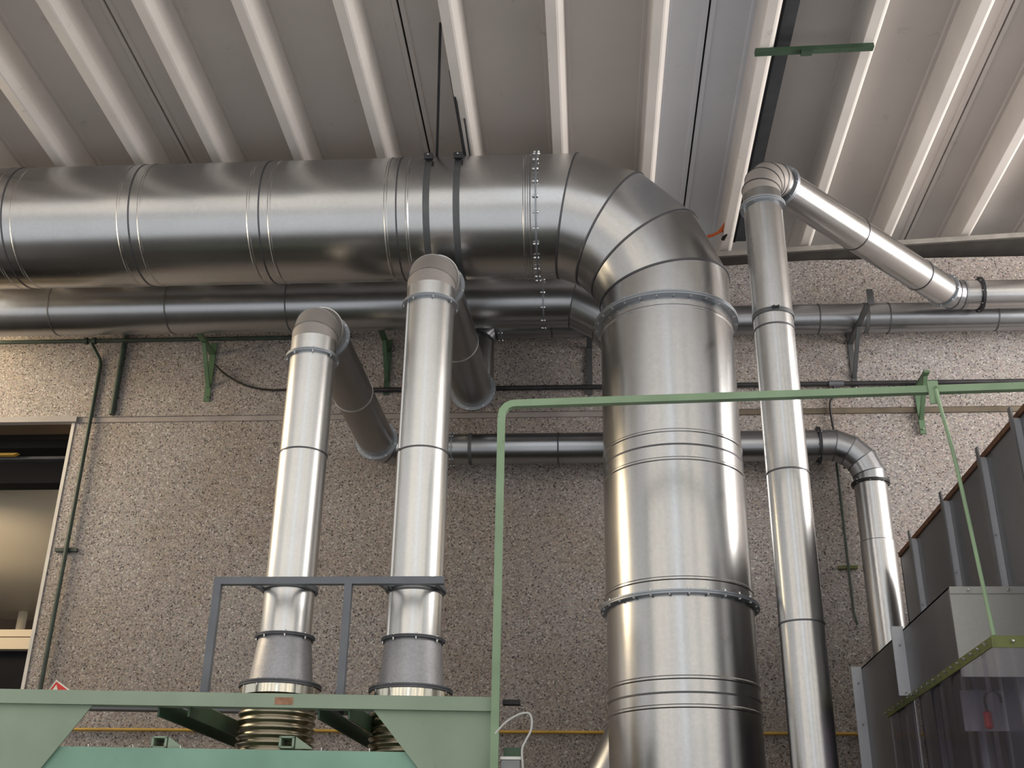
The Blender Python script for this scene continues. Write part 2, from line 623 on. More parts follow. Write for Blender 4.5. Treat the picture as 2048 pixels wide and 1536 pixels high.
flange('flange', (BX, BY, FZ1), (0, 0, -1), BR, .045, .014, FZ, big, 26, .011, .3, 72)
z1, z2, z3 = 4.43, 3.44, 2.83
section('duct_section', (BX, BY, FZ1), (BX, BY, z1), BR, G, big, [.09, FZ1 - z1 - .1], 72, .005, .013)
band('seam', (BX, BY, z1), (0, 0, 1), BR, .013, M['seam'], big, .004, 72)
section('duct_section', (BX, BY, z1), (BX, BY, z2), BR + .003, G, big, [.1, z1 - z2 - .09], 72, .005, .013)
flange('flange', (BX, BY, z2), (0, 0, -1), BR, .04, .012, FZ, big, 26, .011, .3, 72)
section('duct_section', (BX, BY, z2), (BX, BY, z3), BR, G, big, [z2 - z3 - .09], 72, .005, .013)
band('seam', (BX, BY, z3), (0, 0, 1), BR, .013, M['seam'], big, .004, 72)
section('duct_section', (BX, BY, z3), (BX, BY, 0), BR + .003, G, big, [.08, 1.2], 72, .005, .013)

# strap hangers of the large duct
for sx, hx, hy, lab in ((-1.166, -1.0, 6.25, 'grey strap hanger round the large duct, left one of the pair'),
                        (-.94, -.985, 6.75, 'grey strap hanger round the large duct, right one of the pair')):
    h = thing('duct_hanger', lab, 'hanger', (sx, BY, BZ), 'strap hangers of the large duct')
    band('strap', (sx, BY, BZ), (1, 0, 0), BR, .05, M['strap_grey'], h, .005, 72)
    th = math.radians(30)
    q = V((sx, BY - math.cos(th) * (BR + .02), BZ + math.sin(th) * (BR + .02)))
    lg = prism('lug', [q + V((-.032, -.025, -.005)), q + V((.032, -.025, -.005)), q + V((.032, .03, .02)), q + V((-.032, .03, .02))], (0, -.01, .045), M['steel_dark'], h)
    put('bolt', bolt_mesh(M['bolt'], .008), lg, q + V((0, -.035, .02)), V((0, -1, 0)).to_track_quat('Z', 'Y'))
    bar('hanger_rod', (sx + .02, 7.35, BZ + .46), (hx, hy, rz(hx) + .12), .02, .03, M['steel_dark'], h)
tag(tube('hanger_wire', [(-.88, 7.35, 7.0), (-.925, 7.15, 7.30)], .008, M['steel_dark']), 'thin dark wire from the roof rib to the top of the large duct', 'wire')
tag(tube('support_rod', [(-4.66, 7.1, 7.02), (-4.5, 6.7, 7.42)], .014, M['conduit_green']), 'dark rod between the roof and the far left end of the large duct', 'rod')

# ------------------------------------------------------------------ the second horizontal duct
SY, SZ, SR = 8.82, 6.53, .237
sec = thing('second_duct', 'medium galvanised duct running under and behind the largest duct', 'duct', (.42, SY, 0))
k = SY / 8.6
js = [-5.8, -4.76, -3.70, -2.62, -1.5]
for a, b in zip(js, js[1:]):
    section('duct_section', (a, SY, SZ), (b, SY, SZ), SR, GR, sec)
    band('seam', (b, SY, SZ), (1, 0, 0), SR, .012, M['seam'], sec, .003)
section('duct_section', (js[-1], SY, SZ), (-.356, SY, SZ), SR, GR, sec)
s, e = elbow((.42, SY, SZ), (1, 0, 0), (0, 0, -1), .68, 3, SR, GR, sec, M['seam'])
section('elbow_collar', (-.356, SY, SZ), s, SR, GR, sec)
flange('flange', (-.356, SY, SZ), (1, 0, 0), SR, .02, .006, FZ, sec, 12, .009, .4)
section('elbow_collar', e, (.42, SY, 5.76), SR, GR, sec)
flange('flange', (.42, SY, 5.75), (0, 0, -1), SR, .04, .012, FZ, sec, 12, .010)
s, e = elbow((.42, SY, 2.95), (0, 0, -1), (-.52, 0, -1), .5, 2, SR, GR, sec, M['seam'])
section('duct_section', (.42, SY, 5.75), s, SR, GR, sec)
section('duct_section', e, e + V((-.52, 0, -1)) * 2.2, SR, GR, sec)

# ------------------------------------------------------------------ left riser, its rear run and the low wall pipe
QY = 7.0


def riser_base(t, x, r, zf2, zf3, rf3, matr):
    """flexible hose, cast reducer and the flanges between them"""
    prof = []
    z = 1.95
    while z < zf3 - .09:
        prof += [(z, rf3 - .035), (z + .012, rf3 - .018), (z + .026, rf3 - .018), (z + .038, rf3 - .035)]
        z += .044
    hz = prof[0][0]
    lathe('flexible_hose', (x, QY, hz), (0, 0, 1), [(a - hz, b) for a, b in prof], M['hose_metal'], t, 48, 60)
    lathe('hose_collar', (x, QY, prof[-1][0]), (0, 0, 1), [(0, rf3 - .03), (.0, rf3 - .012), (zf3 - prof[-1][0] - .012, rf3 - .012), (zf3 - prof[-1][0], rf3 - .03)], M['chrome_band'], t)
    flange('flange', (x, QY, zf3), (0, 0, 1), rf3 - .04, .04, .012, M['steel_grey'], t, 12, .010)
    lathe('reducer', (x, QY, zf3), (0, 0, 1), [(0, rf3 - .035), (.012, rf3 - .05), (.05, rf3 - .058), (zf2 - zf3 - .03, r + .008), (zf2 - zf3, r)], M['cast_zinc'], t)
    flange('flange', (x, QY, zf2), (0, 0, 1), r, .028, .008, M['steel_grey'], t, 8, .009)


P1X, P1R, P1Z = -1.888, .158, 5.385
p1 = thing('left_riser_duct', 'galvanised duct rising on the left, going back to the low pipe on the wall', 'duct', (P1X, QY, 0))
riser_base(p1, P1X, P1R, 3.145, 2.845, .25, GP)
section('pipe_section', (P1X, QY, 3.145), (P1X, QY, 3.44), P1R, GP, p1)
band('seam', (P1X, QY, 3.44), (0, 0, 1), P1R, .014, M['seam'], p1)
section('pipe_section', (P1X, QY, 3.44), (P1X, QY, 4.365), P1R, GP, p1)
band('seam', (P1X, QY, 4.365), (0, 0, 1), P1R, .01, M['seam'], p1)
section('pipe_section', (P1X, QY, 4.365), (P1X, QY, 5.08), P1R - .002, GP, p1)
flange('flange', (P1X, QY, 5.08), (0, 0, 1), P1R, .026, .009, FZ, p1, 8, .009)
E1 = V((-1.80, 9.25, 5.30))
d1 = E1 - V((P1X, QY, P1Z))
s, e = elbow((P1X, QY, P1Z), (0, 0, 1), d1, .17, 3, P1R, GU, p1, M['seam_light'])
section('elbow_collar', (P1X, QY, 5.08), s, P1R, GP, p1)
dn = d1.normalized()
fl = e + dn * .07
section('elbow_collar', e, fl, P1R, GD, p1)
flange('flange', fl, dn, P1R, .026, .01, FZ, p1, 8, .009)
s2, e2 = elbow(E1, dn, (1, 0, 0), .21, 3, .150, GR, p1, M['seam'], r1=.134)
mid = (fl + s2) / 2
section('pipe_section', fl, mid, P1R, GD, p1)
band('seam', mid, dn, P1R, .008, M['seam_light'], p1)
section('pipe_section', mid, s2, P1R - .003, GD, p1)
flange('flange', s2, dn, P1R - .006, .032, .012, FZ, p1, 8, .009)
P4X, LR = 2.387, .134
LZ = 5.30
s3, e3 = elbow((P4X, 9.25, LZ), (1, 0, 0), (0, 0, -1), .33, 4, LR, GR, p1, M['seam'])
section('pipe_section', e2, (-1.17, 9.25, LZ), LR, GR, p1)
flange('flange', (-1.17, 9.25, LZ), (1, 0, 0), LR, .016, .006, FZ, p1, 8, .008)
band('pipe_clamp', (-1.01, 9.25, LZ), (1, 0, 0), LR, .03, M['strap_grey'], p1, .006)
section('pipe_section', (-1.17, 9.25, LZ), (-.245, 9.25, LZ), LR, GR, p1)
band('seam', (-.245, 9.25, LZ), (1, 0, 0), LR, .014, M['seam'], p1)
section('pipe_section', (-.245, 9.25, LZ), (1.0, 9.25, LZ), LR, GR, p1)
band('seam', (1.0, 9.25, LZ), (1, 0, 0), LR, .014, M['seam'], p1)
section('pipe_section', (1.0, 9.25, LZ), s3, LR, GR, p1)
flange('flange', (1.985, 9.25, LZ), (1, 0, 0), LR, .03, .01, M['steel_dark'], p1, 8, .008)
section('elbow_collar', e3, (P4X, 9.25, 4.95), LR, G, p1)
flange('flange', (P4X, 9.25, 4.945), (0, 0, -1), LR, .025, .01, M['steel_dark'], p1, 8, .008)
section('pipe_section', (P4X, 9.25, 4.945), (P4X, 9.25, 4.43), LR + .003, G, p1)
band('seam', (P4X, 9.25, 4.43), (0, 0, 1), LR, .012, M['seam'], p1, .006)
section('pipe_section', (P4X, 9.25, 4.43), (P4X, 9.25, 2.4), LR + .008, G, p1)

# ------------------------------------------------------------------ middle riser, its rear run and the upper wall pipe
P2X, P2R, P2Z = -1.083, .171, 5.79
p2 = thing('middle_riser_duct', 'galvanised duct rising in the middle, passing under the largest duct to the upper wall pipe', 'duct', (P2X, QY, 0))
riser_base(p2, P2X, P2R, 3.125, 2.82, .255, GP)
section('pipe_section', (P2X, QY, 3.125), (P2X, QY, 3.42), P2R, GP, p2)
band('seam', (P2X, QY, 3.42), (0, 0, 1), P2R, .014, M['seam'], p2)
section('pipe_section', (P2X, QY, 3.42), (P2X, QY, 4.36), P2R, GP, p2)
band('seam', (P2X, QY, 4.36), (0, 0, 1), P2R, .01, M['seam'], p2)
section('pipe_section', (P2X, QY, 4.36), (P2X, QY, 5.48), P2R - .003, GP, p2)
flange('flange', (P2X, QY, 5.48), (0, 0, 1), P2R, .028, .009, FZ, p2, 8, .009)
for za_, zb_ in ((3.13, 3.41), (3.43, 4.35), (4.37, 5.47)):
    box('lock_seam', P2X - .83 * P2R - .006, P2X - .83 * P2R + .006, QY - .575 * P2R - .004, QY - .5 * P2R, za_, zb_, M['seam_light'], p2)
E2 = V((-.975, 9.25, 5.77))
d2 = E2 - V((P2X, QY, P2Z))
s, e = elbow((P2X, QY, P2Z), (0, 0, 1), d2, .185, 3, P2R, GU, p2, M['seam_light'])
section('elbow_collar', (P2X, QY, 5.48), s, P2R, GP, p2)
dn = d2.normalized()
fl = e + dn * .07
section('elbow_collar', e, fl, P2R, GD, p2)
flange('flange', fl, dn, P2R, .026, .01, FZ, p2, 8, .009)
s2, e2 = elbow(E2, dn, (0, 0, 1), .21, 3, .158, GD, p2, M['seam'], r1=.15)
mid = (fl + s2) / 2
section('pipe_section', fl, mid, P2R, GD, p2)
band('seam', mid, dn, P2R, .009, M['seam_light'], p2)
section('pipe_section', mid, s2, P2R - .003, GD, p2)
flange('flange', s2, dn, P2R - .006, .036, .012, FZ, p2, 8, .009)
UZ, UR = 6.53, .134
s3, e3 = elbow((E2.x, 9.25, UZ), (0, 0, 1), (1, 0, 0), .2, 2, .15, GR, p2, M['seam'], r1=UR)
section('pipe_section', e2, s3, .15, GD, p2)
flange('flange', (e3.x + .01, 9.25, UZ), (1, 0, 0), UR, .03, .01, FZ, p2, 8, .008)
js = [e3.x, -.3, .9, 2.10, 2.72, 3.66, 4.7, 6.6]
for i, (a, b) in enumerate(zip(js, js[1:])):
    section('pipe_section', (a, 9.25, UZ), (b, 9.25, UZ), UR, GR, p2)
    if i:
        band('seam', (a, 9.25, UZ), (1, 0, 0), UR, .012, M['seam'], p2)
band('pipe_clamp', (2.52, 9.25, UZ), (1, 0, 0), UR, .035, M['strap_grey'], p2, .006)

# ------------------------------------------------------------------ right riser with the diagonal run
P3X, P3R, P3Z = 1.29, .136, 6.55
p3 = thing('right_riser_duct', 'slim galvanised duct rising on the right with a diagonal run to the far right wall', 'duct', (P3X, QY, 0))
E3 = V((3.18, 8.89, P3Z))
d3 = E3 - V((P3X, QY, P3Z))
s, e = elbow((P3X, QY, P3Z), (0, 0, 1), d3, .21, 4, P3R, GU, p3, M['seam'])
zz = [0, 1.9, 3.23, 4.20, 5.24, 6.24]
for a, b in zip(zz, zz[1:]):
    section('pipe_section', (P3X, QY, a), (P3X, QY, b), P3R, G, p3)
    if b < 6:
        band('seam', (P3X, QY, b), (0, 0, 1), P3R, .01, M['seam'], p3)
hc = band('hose_clamp', (P3X, QY, 5.345), (0, 0, 1), P3R, .032, M['strap_grey'], p3, .006)
put('bolt', bolt_mesh(M['steel_dark'], .012), hc, (P3X, QY - P3R - .02, 5.35), V((1, 0, 0)).to_track_quat('Z', 'Y'))
section('elbow_collar', (P3X, QY, 6.24), s, P3R, GD, p3)
flange('flange', (P3X, QY, 6.24), (0, 0, 1), P3R, .024, .016, FZ, p3, 8, .008)
dn = d3.normalized()
fl = e + dn * .05
section('elbow_collar', e, fl, P3R, GD, p3)
flange('flange', fl, dn, P3R, .024, .014, FZ, p3, 8, .008)
s2, e2 = elbow(E3, dn, (1, 0, 0), .3, 3, .131, GR, p3, M['seam'], r1=.127)
L = (s2 - fl).length
ts = [0, .42 * L, .83 * L, L]
for i, (a, b) in enumerate(zip(ts, ts[1:])):
    section('pipe_section', fl + dn * a, fl + dn * b, P3R - .0015 * i, G, p3)
    if i:
        band('seam', fl + dn * a, dn, P3R, .008, M['seam'], p3)
flange('flange', s2, dn, .132, .02, .008, FZ, p3, 8, .008)
section('elbow_collar', e2, e2 + V((.12, 0, 0)), .127, G, p3)
flange('flange', e2 + V((.12, 0, 0)), (1, 0, 0), .127, .028, .011, M['steel_dark'], p3, 8, .008)
section('pipe_section', e2 + V((.12, 0, 0)), (6.6, 8.89, P3Z), .125, G, p3)

# ------------------------------------------------------------------ wall brackets
def bracket(name, label, x, zarm, zbot, yfront, m, w=.05, ybrace=None, group='triangular wall brackets', rise=.12):
    t = thing(name, label, 'bracket', (x, WALL - .03, zbot), group)
    box('wall_plate', x - w / 2, x + w / 2, WALL - .04, WALL - .026, zbot, zarm + rise, m, t)
    box('arm', x - w / 2, x + w / 2, yfront, WALL - .03, zarm - .012, zarm + .012, m, t)
    yb = ybrace if ybrace else yfront + .06
    bar('brace', (x, yb, zarm - .015), (x, WALL - .04, zbot + .14), .035, .02, m, t)
    put('bolt', bolt_mesh(M['bolt'], .009), t, (x, WALL - .045, zbot + .04), V((0, -1, 0)).to_track_quat('Z', 'Y'))
    return t


q = atY(417, 803, WALL - .03)
bracket('wall_bracket', 'green triangular bracket on the wall left of the left riser duct', q.x - .02, 6.38, q.z, 8.95, M['green_bracket_shaded'], .055, 9.2)
q = atY(772, 790, WALL - .03)
bracket('wall_bracket', 'green triangular bracket between the left and middle riser ducts', q.x, 6.38, q.z, 8.95, M['green_dark'], .05, 9.2)
q = atY(1842, 868, WALL - .03)
bracket('wall_bracket', 'green triangular bracket at the right below the dark conduit', q.x + .02, 5.93, q.z, 9.12, M['green_bracket_shaded'], .05, rise=.02)
q = atY(1180, 790, WALL - .03)
t = thing('flat_bracket', 'grey flat upright bar on the wall left of the largest vertical duct', 'bracket', (q.x, WALL, q.z))
box('wall_plate', q.x - .025, q.x + .025, WALL - .045, WALL - .026, q.z, 6.4, M['strap_grey'], t)
box('arm', q.x - .025, q.x + .025, 9.0, WALL - .03, 6.37, 6.395, M['strap_grey'], t)
q = atY(1712, 785, WALL - .03)
t = bracket('wall_bracket', 'grey triangular bracket carrying the upper wall pipe', q.x, 6.385, q.z, 8.72, M['strap_grey'], .045, 9.1)
box('upturned_end', q.x + .0, q.x + .05, 8.70, 8.72, 6.37, 6.52, M['strap_grey'], t)

# ------------------------------------------------------------------ conduits and cables on the wall
YC = WALL - .12
a, b = atY(-700, 693, YC), atY(640, 673, YC)
ct = thing('green_conduit', 'thin dark green conduit along the left wall with a drop beside the doorway', 'conduit', (-4.6, YC, 3))
zc = atY(300, 680, YC).z
tube('conduit_run', [(-8, YC, zc), (-2.2, YC, zc)], .02, M['conduit_green'], ct)
q = atY(183, 681, YC)
xd = atY(205, 708, WALL - .05).x
tube('conduit_drop', [(q.x, YC, zc), (q.x + .02, YC, zc - .05), (xd - .02, WALL - .05, zc - .16), (xd, WALL - .05, zc - .22), (xd, WALL - .05, 2.2)], .019, M['conduit_green'], ct)
for dx in (-.05, .03):
    band('coupling', (q.x + dx, YC, zc), (1, 0, 0), .02, .03, M['conduit_green'], ct, .014, 12)
cl = atY(130, 1098, WALL - .05)
box('pipe_clip', cl.x - .1, cl.x + .1, WALL - .035, WALL - .003, cl.z - .015, cl.z + .015, M['conduit_green'], ct)
xr = atY(236, 760, WALL - .05).x
tag(tube('green_upright_pipe', [(xr, WALL - .05, 5.76), (xr, WALL - .05, 6.75)], .026, M['conduit_green']), 'short upright dark green pipe on the wall above the doorway joint', 'pipe')

zd = atY(1400, 771, WALL - .06).z
dc = thing('dark_conduit', 'dark round conduit running along the wall behind the risers', 'conduit', (0, WALL - .06, zd))
tube('conduit_run', [(-2.42, WALL - .06, zd), (6, WALL - .06, zd)], .022, M['conduit_dark'], dc)
q = atY(1672, 770, WALL - .06)
band('coupling', (q.x, WALL - .06, zd), (1, 0, 0), .022, .13, M['steel_grey'], dc, .008, 16)
tube('branch_wire', smoothpts([(q.x - .02, WALL - .06, zd), (q.x - .03, WALL - .06, zd - .12), (q.x - .07, WALL - .05, zd - .2), (q.x - .055, WALL - .03, zd - .45), (q.x - .01, WALL - .03, zd - .62), (q.x, WALL - .03, zd - .8)]), .011, M['conduit_dark'], dc)
pts = [atY(x, y, WALL - .06) for x, y in ((430, 730), (450, 748), (480, 766), (510, 776), (545, 780), (580, 779), (640, 776))]
tag(tube('sagging_cable', smoothpts(pts), .009, M['rubber']), 'thin black cable sagging from the left green bracket to the riser', 'cable')
q0, q1 = atY(1655, 950, WALL - .05), atY(1714, 1240, WALL - .05)
wc = thing('wall_cable', 'thin green vertical cable on the wall beside the right riser', 'cable', (q0.x, WALL - .03, q1.z))
xw = atY(1693, 1100, WALL - .05).x
tube('cable', [(xw, WALL - .05, 5.3), (xw, WALL - .05, 3.9), (xw + .02, WALL - .05, 3.8)], .012, M['conduit_green'], wc)
zcl = atY(1695, 1133, WALL - .05).z
box('cable_clip', xw - .08, xw + .08, WALL - .035, WALL - .003, zcl - .014, zcl + .014, M['green_olive'], wc)
zy = atY(700, 1462, WALL - .03).z
tag(tube('yellow_pipe', [(-4.7, WALL - .03, zy), (3.2, WALL - .03, zy)], .013, M['yellow']), 'thin yellow pipe running low along the pebbled wall', 'pipe')
# branch clamp rods of the low wall pipe
t = thing('pipe_hanger', 'rusty rod clamp holding the low wall pipe beside the middle riser', 'hanger', (-1.0, 9.3, 5.4))
bar('rod', (-1.01, 9.25, LZ + LR), (-1.01, 9.25, 5.82), .03, .02, M['joint_brown'], t)
bar('wall_arm', (-1.01, 9.25, 5.82), (-1.01, WALL - .02, 5.82), .03, .03, M['joint_brown'], t)
# orange cables under the roof
pts = [(1.10, 9.25, 7.40), (1.25, 9.1, 7.38), (1.33, 8.9, 7.44), (1.36, 8.6, 7.52)]
for kx, lab in ((0, 'orange cable hanging at the end of the dark roof channel'), (.05, 'second orange cable curling beside the dark roof channel')):
    tag(tube('orange_cable', smoothpts([(x + kx, y, z + kx * .5) for x, y, z in pts]), .012, M['orange']), lab, 'cable')
tag(tube('black_cable', smoothpts([(1.30, 9.2, 7.36), (1.36, 9.0, 7.43), (1.37, 8.7, 7.56), (1.38, 8.4, 7.62)]), .018, M['rubber']), 'black cable bundle beside the orange cables under the roof', 'cable')

# ------------------------------------------------------------------ fire sign, left doorway
q = atY(112, 1359, WALL - .02)
sg = thing('fire_sign', 'tilted red and white fire safety sign low on the pebbled wall', 'sign', (q.x, WALL, q.z - .2))
ax = V((math.cos(math.radians(-32)), 0, math.sin(math.radians(-32))))
ay = V((math.sin(math.radians(-32)), 0, -math.cos(math.radians(-32))))


def sq(u0, u1, v0, v1):
    p = V((q.x, WALL - .008, q.z))
    return [p + ax * a + ay * b for a, b in ((u0, v0), (u1, v0), (u1, v1), (u0, v1))]


prism('board', sq(0, .26, 0, .26), (0, -.006, 0), M['white'], sg)
prism('red_field', [p + V((0, -.006, 0)) for p in sq(.012, .248, .012, .248)], (0, -.001, 0), M['sign_red'], sg)
p = V((q.x, WALL - .0155, q.z))
prism('white_symbol', [p + ax * a + ay * b for a, b in ((.03, .03), (.06, .05), (.10, .10), (.085, .13), (.11, .16), (.09, .2), (.03, .2))], (0, -.001, 0), M['white'], sg)
prism('flame_symbol', [p + V((0, -.0012, 0)) + ax * a + ay * b for a, b in ((.05, .08), (.07, .1), (.068, .14), (.085, .17), (.05, .18), (.04, .12))], (0, -.001, 0), M['sign_red'], sg)

# beyond the doorway
YB = 12.2
tk = thing('beige_tank', 'large beige tank with a rounded bottom seen through the doorway', 'tank', (-7.4, YB, 0))
zb = atY(25, 1222, YB).z
cx = atY(25, 1230, YB).x
lathe('vessel', (cx, YB, 0), (0, 0, 1), [(zb - .02, .0), (zb, .45), (zb + .1, .9), (zb + .28, 1.15), (zb + .6, 1.28), (zb + 1, 1.3), (7.5, 1.3)], M['tank_beige'], tk, 64, 60)
lathe('outlet_pipe', (cx + .12, YB, 0), (0, 0, 1), [(zb - .8, .05), (zb, .05)], M['tank_beige'], tk, 20)
yb = YB - 1.4
za = [atY(40, y, yb).z for y in (1298, 1275, 1272, 1258)]
box('base_beam', -10, -4.2, yb, yb + .2, za[0], za[1], M['tank_beige'], tk)
box('base_ledge', -10, -4.2, yb + .02, yb + .2, za[2], za[3], M['tank_beige'], tk)
box('dark_skirt', -10, -4.2, yb + .1, yb + .15, 0, za[0], M['beam_black'], tk)
bm = thing('lintel_beams', 'black beams and a shaded brown underside just inside the top of the doorway', 'beam', (-6.5, 10.2, 4.9))
z = lambda y, Y: atY(70, y, Y).z
box('black_beam', -10, -4.3, 10.3, 10.5, z(966, 10.3), z(905, 10.3), M['beam_black'], bm)
box('grey_beam', -10, -4.3, 10.22, 10.4, z(918, 10.22), z(908, 10.22), M['steel_grey'], bm)
box('dark_beam', -10, -4.3, 10.0, 10.6, z(896, 10.0), z(880, 10.0), M['beam_black'], bm)
box('shaded_underside', -8.5, -4.76, WALL + .06, 9.8, 5.715, 5.745, M['dark_brown'], bm)  # brown plate over the wall panel's underside, its shade put into the colour
box('soffit', -10, -4.3, 9.8, 10.9, 6.0, 6.05, M['roof_dark'], bm)
q = atY(25, 905, 10.28)
prism('orange_load', [(q.x - .5, 10.12, q.z - .09), (q.x + .1, 10.12, q.z - .09), (q.x + .2, 10.12, q.z - .04), (q.x - .1, 10.12, q.z), (q.x - .5, 10.12, q.z)], (0, .05, 0), M['yellow'], bm)
struct(box('wall_rear_room', -12, -3.6, 14, 14.2, 0, 7, M['dark_brown']))

# ------------------------------------------------------------------ green machine frame, lower left
FO = V((-.535, 6.4, 0))
FU = V((2.7, .2, 0)).normalized()
FN = V((-FU.y, FU.x, 0))          # pointing away from the camera


def fp(u, n, z):
    return FO + FU * u + FN * n + V((0, 0, z))


def fpx(px, py, n=0):
    p = atP(px, py, FO + FN * n, FN)
    return p


gf = thing('machine_frame', 'pale green steel machine frame with gusset plates at the lower left', 'machine', fp(-1.4, .1, 0))
zbt, zbb = 2.69, 2.615
bar('front_beam', fp(-4.2, .04, (zbt + zbb) / 2), fp(.03, .04, (zbt + zbb) / 2), .08, zbt - zbb, M['green_pale'], gf)
for a in (1,):
    p = [fpx(180, 1412), fpx(60, 1554)]
    prism('gusset_plate', [fp(-4.2, 0, zbb), (p[0].x, p[0].y, zbb), p[1], p[1] - V((0, 0, 1.2)), fp(-4.2, 0, 1.1)], FN * .01, M['green_pale'], gf).location += FN * .035
    p = [fpx(745, 1425), fpx(850, 1554)]
    prism('gusset_plate', [(p[0].x, p[0].y, zbb), fp(0, 0, zbb), fp(0, 0, 1.0), p[1] - V((0, 0, 1.2)), p[1]], FN * .01, M['green_pale'], gf).location += FN * .035
zp = fpx(450, 1498, .06).z
prism('front_panel', [fp(-4.2, .06, 0), fp(-.02, .06, 0), fp(-.02, .06, zp), fp(-4.2, .06, zp)], FN * .02, M['green_teal'], gf)
for px in (318, 638):
    A = fpx(px, 1418, .05)
    A.z = 2.61
    B = A + V((.08, 1.5, 0))
    bar('cross_beam', A, B, .012, .09, M['green_dark'], gf)
    bar('cross_beam', A + V((.11, 0, .045)), B + V((.11, 0, .045)), .12, .012, M['green_pale'], gf)
    bar('cross_beam', A + V((.17, 0, 0)), B + V((.17, 0, 0)), .012, .09, M['green_dark'], gf)
rb = fp(-1.5, 1.5, 0)
zr = atY(500, 1420, 7.85).z
bar('rear_beam', fp(-4.2, 1.5, zr), fp(0, 1.5, zr), .1, .06, M['grey_paint'], gf)
for px in (318, 573):
    a = fpx(px, 1484, .1)
    w = .042
    for n2, bx in (('tube_stub', (-w, -w + .012, -.03, .03)), ('tube_stub', (w - .012, w, -.03, .03)), ('tube_stub', (-w, w, .022, .032)), ('tube_stub', (-w, w, -.032, -.022))):
        prism(n2, [a + FU * bx[0] + V((0, 0, bx[2])), a + FU * bx[1] + V((0, 0, bx[2])), a + FU * bx[1] + V((0, 0, bx[3])), a + FU * bx[0] + V((0, 0, bx[3]))], FN * .2, M['green_pale'], gf)
    prism('stub_gusset', [a + FU * .05 + V((0, 0, .03)), a + FU * .15 + V((0, 0, -.035)), a + FU * .05 + V((0, 0, -.035))], FN * .01, M['green_pale'], gf)
for px, py in ((176, 1489), (265, 1491), (360, 1494), (642, 1502), (738, 1503)):
    a = fpx(px, py, .06)
    put('bolt', bolt_mesh(M['bolt'], .007), gf, (a.x, a.y + .01, zp + .004), None)
a = fpx(568, 1402)
prism('sticker', [a + FU * -.05 + V((0, 0, -.02)), a + FU * .05 + V((0, 0, -.02)), a + FU * .05 + V((0, 0, .02)), a + FU * -.05 + V((0, 0, .02))], -FN * .002, M['sticker'], gf)

# grey square-tube frame standing on the beam
zg = 2.69
gq = thing('grey_tube_frame', 'grey square tube frame standing on the green beam before the risers', 'frame', (-1.8, 6.6, zg))
xa, xm, xe, zt = -2.222, -1.427, -.855, 3.40
box('top_bar', xa - .022, xe, 6.58, 6.625, zt - .022, zt + .022, M['grey_paint'], gq)
box('post', xa - .022, xa + .022, 6.58, 6.625, 2.64, zt - .022, M['grey_paint'], gq)
box('post', xm - .022, xm + .022, 6.58, 6.625, 2.64, zt - .022, M['grey_paint'], gq)
for x in (xa, xm):
    box('foot', x - .022, x + .022, 6.4 + .074 * (x + .535) + .06, 6.625, 2.62, 2.645, M['grey_paint'], gq)
for px, pr in ((P1X, P1R), (P2X, P2R)):
    band('pipe_ring', (px, QY, 3.45), (0, 0, 1), pr, .03, M['grey_paint'], gq, .02)
    for sx in (-1, 1):
        bar('ring_arm', (px + sx * pr, QY, 3.45), (px + sx * pr, 6.62, zt), .03, .02, M['grey_paint'], gq)

# ------------------------------------------------------------------ green post and overhead rail
rp = thing('overhead_rail', 'light green square post turning into a long rail across the ducts', 'rail', (-.515, 6.36, 0))
RY = 6.36
x0, zr0 = -.514, 4.435
box('post', x0 - .022, x0 + .022, RY - .022, RY + .022, 0, zr0 - .09, M['green_paint'], rp)
sl = V((2.62 + .45, -.14, .01)).normalized()
R0 = V((x0 + .085, RY, zr0))
R1 = R0 + sl * 4.2
pts = [V((x0, RY, zr0 - .09)), V((x0 + .006, RY, zr0 - .05)), V((x0 + .03, RY, zr0 - .018)), V((x0 + .06, RY, zr0 - .003)), R0]
vs, rings = [], []
for i, p in enumerate(pts):
    d = (pts[min(i + 1, 4)] - pts[max(i - 1, 0)]).normalized()
    s = V((0, 1, 0)) * .022
    n = d.cross(V((0, 1, 0))).normalized() * .022
    rings.append([p - s - n, p + s - n, p + s + n, p - s + n])
vs, fs = loft(rings, True, True)
obj('bend', vs, fs, M['green_paint'], rp)
bar('rail', R0, R1, .044, .044, M['green_paint'], rp)
pz = atY(1873, 805, 6.2)
tt = (pz.x - R0.x) / sl.x
pc = R0 + sl * tt
box('hanger_plate', pc.x - .03, pc.x + .03, pc.y - .034, pc.y - .024, pc.z - .10, pc.z + .045, M['green_paint'], rp)

# ------------------------------------------------------------------ sheet metal machine enclosure, right
XE, ZE = 2.456, 4.22
en = thing('sheet_enclosure', 'dark sheet metal enclosure wall with upright ribs at the right edge', 'enclosure', (XE, 7, 0))
ybs = [5.75]
for px, py in ((2040, 832), (1972, 905), (1897, 990), (1832, 1062)):
    ybs.append(atX(px, py, XE).y)
ybs.append(8.9)
ys = sorted(ybs)
for a, b in zip(ys, ys[1:]):
    box('wall_panel', XE, XE + .02, a + .004, b - .004, 0, ZE, M['sheet_dark'], en)
for y in ys[:-1]:
    box('panel_rib', XE - .055, XE, y, y + .012, .0, ZE - .02, M['sheet_light'], en)
    rb_ = box('rib_return', XE - .06, XE - .05, y - .03, y + .012, 0, ZE + .04, M['sheet_dark'], en)
    for zq in (2.9, 3.3, 3.7):
        put('rivet', bolt_mesh(M['bolt'], .006), rb_, (XE - .028, y - .002, zq), V((0, -1, 0)).to_track_quat('Z', 'Y'))
box('top_edge', XE - .012, XE + .03, 5.75, 8.9, ZE - .015, ZE + .02, M['rust_edge'], en)
box('end_panel', XE, 5, 8.88, 8.9, 0, ZE, M['sheet_dark'], en)
